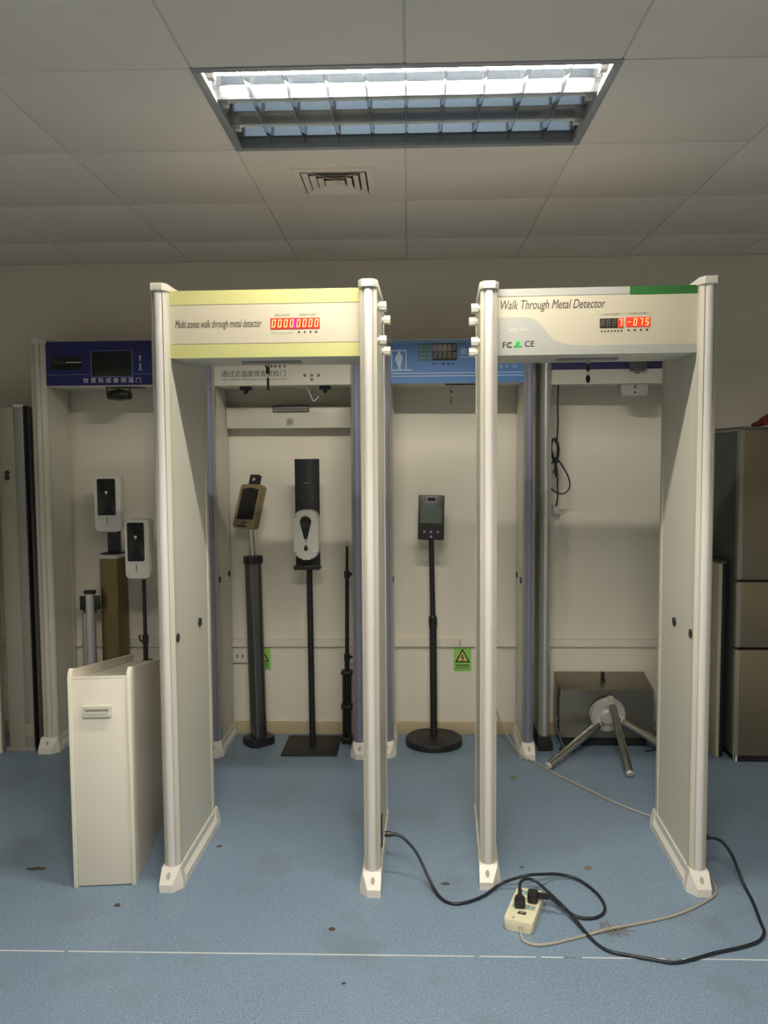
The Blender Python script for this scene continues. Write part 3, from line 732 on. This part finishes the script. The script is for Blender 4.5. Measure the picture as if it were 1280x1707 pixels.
MB().prism([(cx+.002+.011*math.cos(R(a)), zz+.011*math.sin(R(a))) for a in range(-200, 21, 20)] + [(cx+.002, zz+.024)], 'y', -.1372, -.130, .0006).build('drop_mark', 'screen', S_)
for dx in (-.03, .0, .03): MB().cyl((cx+dx, -.052, 1.45 if dx == 0 else 1.37), (cx+dx, -.047, 1.45 if dx == 0 else 1.37), .0025, n=8).build('rivet', 'grey', bp)
MB().box(cx-.022, cx+.018, -.0525, -.049, 1.4495, 1.4515).build('logo_line', 'grey', bp)

# ------------------------------------------------------------------ folded light stand
N_ = thing('folded_light_stand', 'black light stand with its legs folded up, leaning by the post', 'light stand', (-.352, 4.385, 0))
lean = Matrix.Rotation(R(0.6), 4, 'Y')
def LV(x, y, z): return tuple(lean @ Vector((x, y, z)))
MB().cyl(LV(0, 0, .05), LV(0, 0, .50), .013, n=12).build('lower_tube', 'blackm', N_)
MB().cyl(LV(0, 0, .48), LV(0, 0, .96), .0105, n=12).build('middle_tube', 'blackm', N_)
MB().cyl(LV(0, 0, .94), LV(0, 0, 1.10), .008, n=12).build('upper_tube', 'blackm', N_)
MB().cyl(LV(0, 0, 1.10), LV(0, 0, 1.125), .0045, n=10).build('spigot', 'castalu', N_)
for z in (.945, .485):
    k = MB().cyl(LV(0, 0, z-.018), LV(0, 0, z+.018), .0165, n=14).build('clamp_collar', 'black', N_)
    MB().cyl(LV(.014, -.004, z), LV(.030, -.006, z+.003), .007, .009, n=10).build('clamp_knob', 'black', k)
for q in range(4):
    a = R(45+90*q); px, py = .022*math.cos(a), .022*math.sin(a)
    g_ = MB().cyl(LV(px, py, .012), LV(px, py, .40), .008, n=10).build('folded_leg', 'blackm', N_)
    MB().cyl(LV(px, py, 0), LV(px, py, .02), .010, n=10).build('rubber_foot', 'black', g_)
for z in (.39, .20, .02): MB().prism(rrect(.064, .064, .012, 4), 'z', z, z+.02, .003, mtx=lean).build('leg_bracket', 'black', N_)

# ------------------------------------------------------------------ tablet thermometer on round base
O_ = thing('tablet_stand', 'black face-scan tablet on a black pole with round base', 'tablet stand', (.131, 4.385, 0))
MB().lathe([(.150, 0), (.156, .004), (.156, .030), (.150, .036), (.03, .038), (.022, .042)], 48).build('round_base', 'blackm', O_)
MB().cyl((0, 0, .035), (-.003, 0, .68), .0195, n=16).build('lower_pole', 'blackm', O_)
MB().cyl((-.003, 0, .66), (-.012, 0, 1.17), .0145, n=16).build('upper_pole', 'blackm', O_)
MB().cyl((-.003, 0, .655), (-.004, 0, .705), .0235, n=16).cyl((-.004, 0, .705), (-.004, 0, .718), .0225, .016, n=16).build('height_collar', 'black', O_)
tt = Matrix.Translation((-.012, -.03, 1.258)) @ Matrix.Rotation(R(1.2), 4, 'Y') @ Matrix.Rotation(R(-6), 4, 'X')
t_ = MB().prism(rrect(.140, .242, .007, 4), 'y', -.012, .014, .003, mtx=tt).build('tablet', 'black', O_)
MB().prism(rrect(.116, .092, .003, 3, 0, .014), 'y', -.0140, -.011, mtx=tt).build('tablet_screen', 'lcd', t_)
MB().prism(rrect(.044, .020, .003, 3, 0, .098), 'y', -.0140, -.011, mtx=tt).prism(rrect(.050, .026, .003, 3, 0, .098), 'y', -.0132, -.011, mtx=tt).build('camera_window', 'grey', t_)
MB().prism(rrect(.042, .018, .003, 3, 0, .098), 'y', -.0150, -.013, mtx=tt).build('camera_glass', 'screen', t_)
for dx, dz in ((-.036, -.078), (0, -.078), (.036, -.078), (0, -.104)):
    MB().prism([(dx+.0075*math.cos(R(a)), dz+.0075*math.sin(R(a))) for a in (90, 162, 234, 306, 18)], 'y', -.0140, -.011, mtx=tt).build('key_mark', 'grey', t_)
MB().box(-.035, .012, .0, .02, 1.16, 1.24, .003).build('mount_bracket', 'black', O_)

# ------------------------------------------------------------------ wall sign(s), socket boxes
def sign(label, x0, x1, z0, z1, full=True):
    cx = (x0+x1)/2; s = thing('warning_sign', label, 'sign', (cx, YW, z0)); wd = x1-x0; ht = z1-z0
    MB().box(-wd/2, wd/2, -.003, .001, 0, ht, .0006).build('sign_plate', 'signgreen', s)
    a = wd*.43; zb = ht*.36; zt_ = ht*.94; o = .13
    MB().prism([(-a, zb), (a, zb), (0, zt_)], 'y', -.0040, -.003, .0002).build('triangle_border', 'ink', s)
    cz = zb+(zt_-zb)/3; k = .70
    MB().prism([(-a*k, cz+(zb-cz)*k), (a*k, cz+(zb-cz)*k), (0, cz+(zt_-cz)*k)], 'y', -.0046, -.0038, .0002).build('triangle_field', 'signyellow', s)
    b = [(-.002, .70), (.004, .70), (.000, .58), (.008, .60), (.003, .48), (.006, .49), (.000, .41), (-.003, .50), (.0005, .49), (.001, .54), (-.007, .53)]
    MB().prism([(p*1.25, q*ht) for p, q in b], 'y', -.0052, -.0044).build('lightning_bolt', 'ink', s)
    text('有电危险', s, 0, ht*.24, wd*.76, ht*.11, -.003, 'ink', center=True, bold=.01)
    text('WARNING DANGER', s, 0, ht*.13, wd*.74, ht*.045, -.003, 'ink', center=True)
sign('lime green electric shock warning sign on wall beside round-base stand', .250, .349, .366, .505)
sign('lime green warning sign mostly hidden behind the gold tablet kiosk', -.895, -.798, .372, .505)
sb = thing('socket_box', 'white surface socket box low on wall behind the kiosk', 'socket', (-.968, YW, .46))
MB().box(-.045, .045, -.03, .001, -.042, .042, .004).build('box_body', 'wall2', sb)
for dx in (-.015, .015): MB().box(dx-.003, dx+.003, -.0308, -.0295, -.012, .008).build('pin_slot', 'ink', sb)
ws = thing('wall_socket', 'small clear plug in wall socket at the end of coiled cable', 'socket', (.815, YW, 1.285))
MB().box(-.025, .025, -.012, .001, -.03, .03, .003).build('socket_plate', 'wall2', ws)
MB().lathe([(.020, 0), (.022, .015), (.016, .035), (.008, .045)], 16).build('clear_plug', 'clear', ws)
for ch in ws.children:
    if ch.name.startswith('clear_plug'): ch.location = (0, -.036, -.02)
MB().box(.012, .055, -.010, -.004, -.022, -.016, .001).build('plug_tail', 'clear', ws)

# coiled cable on the right-hand gate
cc = thing('coiled_cable', 'black cable coiled and hanging inside the violet banded gate', 'cable', (.808, 4.40, 1.6))
mb = MB(); rr = random.Random(5)
mb.tube([(-.010, -.03, .36), (-.012, -.03, .25), (-.008, -.02, .15), (-.012, -.01, .05)], .0045, 8).build('hanging_lead', 'rubber', cc)
for k in range(4):
    a = rr.uniform(-.006, .006); b = rr.uniform(-.005, .005)
    MB().tube([(-.025+a, b, -.03), (-.040+a, b, .02), (-.034+a, b, .07), (-.018+a, b, .075+a), (-.002+a, b, .04), (-.002+a, b, -.01), (-.015+a, b, -.05), (-.025+a, b, -.03)], .0042, 6).build('coil_loop', 'rubber', cc)
MB().tube([(-.008, -.01, -.03), (.02, -.01, -.07), (.052, -.01, -.13), (.060, -.01, -.18), (.035, -.01, -.215), (-.005, -.01, -.215), (-.045, -.01, -.185), (-.060, -.01, -.14), (-.050, -.01, -.08), (-.028, -.01, -.04)], .0042, 8).build('drooping_loop', 'rubber', cc)
MB().tube([(-.02, .0, -.02), (-.008, .0, -.08), (.0, .02, -.16), (.008, .06, -.24), (.007, .10, -.292)], .0042, 8).build('plug_lead', 'rubber', cc)
for k in range(3): MB().tube([(-.03+.01*k, 0, -.03), (-.02+.004*k, -.006, -.07), (-.026+.012*k, 0, -.11-.02*k)], .004, 6).build('wrap_strand', 'rubber', cc)
MB().cyl((-.014, -.004, -.055), (-.014, -.004, -.035), .013, n=12).build('cable_tie', 'black', cc)

# ------------------------------------------------------------------ tripod turnstile mechanism
Q_ = thing('tripod_turnstile', 'stainless tripod turnstile head with three chrome arms on the floor', 'turnstile', (1.067, 4.33, 0))
bw = .252
MB().prism([(0, .055), (0, .318), (.195, .368), (.195, .055)], 'x', -bw, bw, .003).build('housing', 'steel', Q_)
MB().box(-bw+.03, bw-.03, .03, .17, 0, .056).build('plinth', 'black', Q_)
MB().box(-bw-.004, -bw+.001, .002, .19, .06, .28, .001).build('side_flange', 'steel', Q_)
MB().box(-bw+.004, bw-.004, -.002, .001, .311, .316).build('lid_lip', 'steel', Q_)
hb = MB().cyl((-.0, .0, .190), (-.0, -.030, .182), .098, .092, n=36).cyl((0, -.028, .183), (0, -.048, .178), .050, .035, n=28).build('hub', 'castalu', Q_)
for a in (20, 100, 200, 290): MB().cyl((.045*math.cos(R(a)), -.030, .183+.045*math.sin(R(a))), (.045*math.cos(R(a)), -.043, .180+.045*math.sin(R(a))), .008, n=10).build('hub_bolt', 'grey', hb)
for p0, p1 in (((-.045, -.040, .150), (-.372, -.330, .026)), ((.012, -.048, .262), (.010, -.425, .026)), ((.058, -.040, .168), (.385, -.330, .026))):
    p0, p1 = Vector(p0), Vector(p1); d = (p1-p0).normalized()
    ar = MB().cyl(p0, p1, .020, n=24).build('arm', 'chrome', Q_)
    MB().cyl(p1-d*.004, p1+d*.008, .0205, .016, n=24).build('arm_cap', 'castalu', ar)
    MB().cyl(p0-d*.018+Vector((0, .018, 0)), p0+d*.026, .026, .0225, n=20).build('arm_bracket', 'castalu', ar)
lk = MB().cyl((0, .110, .335), (0, .105, .355), .010, n=12).build('lid_lock', 'black', Q_)
MB().box(-.010, .010, .096, .114, .352, .392, .004).box(-.004, .012, .088, .100, .338, .356, .002).build('lock_key', 'black', lk)
MB().tube([(-.262, .04, .16), (-.268, .02, .12), (-.258, -.01, .07), (-.245, -.03, .03), (-.262, -.05, .006), (-.250, -.07, .005), (-.215, -.075, .005), (-.185, -.06, .005)], .004, 6).build('loose_cable', 'rubber', Q_)
MB().tube([(.255, .02, .10), (.27, -.01, .06), (.26, -.03, .02), (.23, -.05, .005), (.19, -.06, .005)], .004, 6).build('loose_cable', 'rubber', Q_)

# ------------------------------------------------------------------ fridge, board, bundle
fr = thing('fridge', 'three-door stainless steel fridge against the wall beside leaning board', 'fridge', (1.665, 4.125, 0), -.5)
MB().box(.004, .58, .045, .40, .03, 1.715, .006).build('cabinet', 'fridgeside', fr)
for z0, z1 in ((.035, .588), (.600, .938), (.950, 1.712)):
    d_ = MB().box(.026, .585, 0, .042, z0, z1, .004).build('door', 'fridge', fr)
    MB().box(.0, .0265, .0005, .042, z0+.001, z1-.001, .003).build('door_edge', 'trimpale', d_)
MB().box(.0, .58, .002, .40, 1.712, 1.726, .004).build('top_panel', 'fridgeside', fr)
MB().box(-.002, .02, .02, .38, 1.700, 1.716, .003).build('top_trim', 'trimpale', fr)
MB().box(.01, .57, .01, .39, 0, .034).build('plinth', 'black', fr)
MB().cyl((.02, .02, .0), (.02, .02, .035), .012, n=10).build('levelling_foot', 'whiteplastic', fr)
rb_ = thing('red_bundle', 'dark red fabric bundle lying on top of the fridge', 'fabric bundle', (1.86, 4.30, 1.726))
mb = MB()
P = catmull([(-.085, -.10, .010), (-.045, -.09, .028), (0, -.08, .046), (.05, -.07, .058), (.11, -.05, .055), (.17, -.02, .045)], 5)
for i, p in enumerate(P): mb.ball(p, .024+.006*math.sin(i*1.3), .035, max(.012, p.z*.72), 10)
mb.build('rolled_cloth', 'red', rb_, 60)
MB().tube([(-.09, -.10, .008), (-.03, -.13, .018), (.05, -.12, .030), (.12, -.10, .024)], .008, 8).build('drawstring', 'red', rb_)
bd = thing('leaning_board', 'thin beige board with dark edge standing beside the fridge', 'board', (1.612, 4.20, 0))
MB().box(-.010, .008, 0, .32, .0, 1.025, .001).build('board_face', 'board', bd)
MB().box(.008, .030, .002, .32, .0, 1.030, .001).build('dark_backing', 'black', bd)
MB().box(-.0105, .031, -.001, .321, 1.022, 1.036, .001).build('top_edging', 'darkgrey', bd)

# ------------------------------------------------------------------ loose panels at the far left
pn_ = thing('spare_gate_panel', 'dull beige gate side panel with two stacked black sensor eyes', 'gate panel', (-2.112, 4.235, 0), 0)
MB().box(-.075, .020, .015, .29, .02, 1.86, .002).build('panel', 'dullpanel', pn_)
pp = MB().prism([(.020, .30), (.020, .006), (.030, 0), (.062, 0), (.072, .008), (.072, .30)], 'z', .02, 1.870, .001).build('edge_post', 'dullgrey', pn_)
MB().prism(rrect(.054, .05, .006, 3, .046, .02), 'z', 1.860, 1.876, .002).build('post_cap', 'clear', pn_)
MB().box(.0715, .0765, .0, .045, .0, 1.87, .001).build('dark_edge_strip', 'black', pn_)  # narrow black strip down the right edge of the post
for z in (1.488, 1.514): MB().cyl((-.032, .010, z), (-.032, .018, z), .0135, n=18).build('sensor_eye', 'black', pn_)
MB().box(-.085, .075, -.006, .30, 0, .022, .002).build('base_rail', 'dullgrey', pn_)
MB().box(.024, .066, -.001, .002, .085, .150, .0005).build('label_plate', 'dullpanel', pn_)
dr = thing('leaning_door', 'pale cream door leaf standing beside the dull gate panel', 'door leaf', (-2.40, 4.20, 0))
MB().box(-.25, .195, 0, .035, 0, 1.95, .003).build('door_leaf', 'wall2', dr)
MB().box(.1945, .199, .001, .034, .002, 1.948, .001).build('edge_strip', 'dullgrey', dr)
MB().cyl((-.05, -.03, 1.0), (-.05, .0, 1.0), .02, n=14).box(-.05, .05, -.04, -.025, .99, 1.01, .003).build('door_handle', 'castalu', dr)

# ------------------------------------------------------------------ power strip, plugs and cables
ps = thing('power_strip', 'ivory six-way power strip with pale green sockets on the floor', 'power strip', (.392, 2.700, 0), -20)
PW, PL, PH = .098, .215, .040
MB().prism(rrect(PW, PL, .012, 5), 'z', .002, PH, .007).build('body', 'stripbody', ps)
MB().prism(rrect(PW-.006, PL-.006, .012, 5), 'z', 0, .003).build('underside', 'stripbody', ps)
for i in range(2):
    for j in range(3):
        sx, sy = -.021+.042*i, .076-.045*j
        so = MB().box(sx-.0185, sx+.0185, sy-.014, sy+.014, PH-.001, PH+.0012, .0005).build('socket', 'socket', ps)
        for px, py in ((-.006, .006), (-.006, -.006), (.009, .0)): MB().box(sx+px-.0022, sx+px+.0022, sy+py-.0035, sy+py+.0035, PH+.001, PH+.0016).build('socket_hole', 'ink', so)
MB().prism(circ(.014, 16, .004, -.046, .003), 'z', PH-.001, PH+.0012).build('brand_mark', 'grey', ps)
sw = MB().box(-.012, .016, -.063, -.053, PH-.001, PH+.003, .001).build('rocker_switch', 'ink', ps)
MB().box(-.002, .006, -.060, -.056, PH+.0028, PH+.0035).build('switch_mark', 'greyface', sw)
MB().cyl((-.020, -.090, PH-.002), (-.020, -.090, PH+.001), .006, n=12).build('reset_button', 'hole', ps)
MB().cyl((.008, -.098, .026), (.008, -.112, .020), .0075, .006, n=12).build('cord_grommet', 'greycord', ps)

def w2l(px, py):                                            # world to power-strip local
    dx, dy = px-.392, py-2.700; a = R(20); return (dx*math.cos(a)-dy*math.sin(a), dx*math.sin(a)+dy*math.cos(a))

p1 = thing('mains_plug', 'black tapered mains plug lying in the left socket of the power strip', 'plug', (.375, 2.700, PH+.001), -8)
MB().prism([(-.017, -.030), (.017, -.030), (.019, -.015), (.016, .004), (.008, .016), (-.008, .016), (-.016, .004), (-.019, -.015)], 'z', 0, .030, .004).build('plug_body', 'black', p1)
MB().cyl((0, .012, .016), (0, .046, .022), .0085, .0055, n=12).build('strain_relief', 'black', p1)
p2 = thing('mains_plug', 'black angled mains plug with its lead leaving sideways to the right', 'plug', (.423, 2.722, PH+.001), -12)
MB().prism(rrect(.036, .044, .010, 4), 'z', 0, .034, .005).build('plug_body', 'black', p2)
MB().box(.010, .056, -.002, .018, .010, .026, .004).build('plug_arm', 'black', p2)

def cable(name, label, pts, r, material, cat='cable', ends=()):
    t = thing(name, label, cat, pts[0])
    o = Vector(pts[0])
    MB().tube([Vector(p)-o for p in pts], r, 8, 8).build('lead', material, t, 60)
    return t
z = .0058
cA = cable('power_cable', 'black power cable from the yellow-green banded gate looping to the power strip',
  [(-.098, 2.955, .165), (-.070, 2.955, .163), (-.030, 2.945, .157), (.020, 2.925, .110), (.055, 2.890, .055), (.085, 2.835, .018), (.115, 2.785, z), (.155, 2.760, z), (.205, 2.775, z),
   (.262, 2.812, .008), (.325, 2.870, .018), (.385, 2.862, .048), (.435, 2.862, .060), (.49, 2.905, .040), (.545, 2.945, .02), (.615, 2.935, .010), (.662, 2.865, z), (.680, 2.785, z), (.668, 2.718, z), (.622, 2.680, z), (.563, 2.684, .010),
   (.520, 2.708, .030), (.492, 2.716, .050), (.476, 2.721, .058)], .0056, 'rubber')
cpl = MB().cyl((.0, 0, 0), (.024, 0, 0), .011, n=12).cyl((.024, 0, 0), (.050, -.001, -.002), .0085, .006, n=12).build('connector', 'black', cA)
cpl.location = (0, 0, 0)
cB = cable('power_cable', 'black power cable from the grey swoosh gate sweeping round to the power strip',
  [(1.076, 2.945, .168), (1.105, 2.945, .166), (1.150, 2.940, .155), (1.185, 2.930, .110), (1.205, 2.915, .055), (1.215, 2.88, .015), (1.212, 2.82, z), (1.200, 2.755, z), (1.180, 2.665, z), (1.168, 2.610, z), (1.130, 2.560, z), (1.060, 2.525, z), (.960, 2.492, z),
   (.880, 2.458, z), (.815, 2.440, z), (.755, 2.455, z), (.690, 2.474, z), (.628, 2.498, z), (.590, 2.560, z), (.550, 2.665, .020), (.520, 2.726, .030), (.482, 2.795, .040), (.450, 2.838, .050), (.420, 2.838, .058), (.395, 2.812, .062), (.384, 2.770, .063), (.381, 2.745, .063)], .0056, 'rubber')
MB().cyl((0, 0, 0), (.028, 0, 0), .011, n=12).build('connector', 'black', cB)
cG = cable('extension_cord', 'grey cord from the power strip past the gate feet to the back wall',
  [(.362, 2.600, .022), (.362, 2.570, .012), (.368, 2.545, .006), (.405, 2.525, .005), (.46, 2.535, .005), (.52, 2.558, .005), (.585, 2.585, .005), (.649, 2.610, .008), (.76, 2.650, .005), (.872, 2.690, .005), (.96, 2.735, .005), (1.05, 2.800, .005), (1.100, 2.850, .005), (1.118, 2.92, .005), (1.120, 3.1, .005), (1.118, 3.36, .005), (1.10, 3.45, .005),
   (1.04, 3.49, .005), (.983, 3.55, .005), (.90, 3.66, .005), (.841, 3.757, .005), (.75, 3.90, .005), (.68, 4.03, .005), (.64, 4.11, .005), (.59, 4.135, .02), (.545, 4.20, .06), (.50, 4.36, .12), (.465, 4.538, .215)], .0048, 'greycord')

# ------------------------------------------------------------------ litter on the floor
def litter(label, px, py, sx, sy, rz, material, seed, name='dry_leaf', cat='litter'):
    sx *= .85; sy *= .75; rr = random.Random(seed); n = 12; top = []
    pts = [(sx*(.75+.5*rr.random())*math.cos(2*math.pi*i/n), sy*(.75+.5*rr.random())*math.sin(2*math.pi*i/n)) for i in range(n)]
    vs = [(0, 0, .004)] + [(a, b, .0012+.004*rr.random()) for a, b in pts] + [(a, b, .0002) for a, b in pts]
    fs = [(0, 1+i, 1+(i+1) % n) for i in range(n)] + [(1+i, 1+n+i, 1+n+(i+1) % n, 1+(i+1) % n) for i in range(n)] + [tuple(range(n, 2*n+1))[1:][::-1]]
    o = MB().faces(vs, fs).build(name, material); o.location = (px, py, 0); o.rotation_euler.z = R(rz)
    return tag(o, label, cat)
litter('crumpled dry brown leaf on floor left of slim cabinet', -1.449, 2.985, .042, .016, 5, 'drybrown', 1)
litter('pale dry leaf on floor between the sky blue gate and turnstile', .506, 3.905, .026, .022, 30, 'straw', 2)
litter('small round tan leaf on floor inside the grey swoosh gate', .682, 3.031, .015, .017, 30, 'straw', 3)
litter('small dark crumb on floor in front of slim cabinet', -1.043, 2.737, .014, .012, 0, 'drybrown', 4, 'dirt_crumb')
litter('brown crumb on floor between front gate feet and the seam', -.266, 2.606, .013, .012, 0, 'drybrown', 5, 'dirt_crumb')
litter('thin dark scrap on floor between the two front gates', .128, 2.904, .018, .010, 0, 'drybrown', 6, 'dirt_crumb')
litter('tiny dark scrap on floor just inside the grey swoosh gate', .428, 3.030, .010, .005, -20, 'drybrown', 7, 'dirt_crumb')
litter('tiny dark crumb on floor nearer than the pale seam', -.203, 2.326, .009, .004, 20, 'drybrown', 8, 'dirt_crumb')
litter('dark scrap on floor behind yellow-green banded gate foot', -.782, 3.177, .014, .007, 10, 'drybrown', 9, 'dirt_crumb')
stw = MB(); rr = random.Random(11)
for k in range(46):
    a = rr.uniform(0, 2*math.pi); d = rr.gauss(0, .022); e = rr.gauss(0, .016); ln = rr.uniform(.012, .045)
    p = Vector((d, e, rr.uniform(.001, .008))); q = p+Vector((math.cos(a)*ln, math.sin(a)*ln, rr.uniform(-.001, .004)))
    q.z = max(q.z, .001); mid = (p+q)/2+Vector((0, 0, .003)); stw.tube([p, mid, q], .0009, 4, 2)
o = stw.build('straw_tuft', 'straw'); o.location = (.668, 2.612, 0)
tag(o, 'little tangle of dry straw under the grey cord', 'litter')
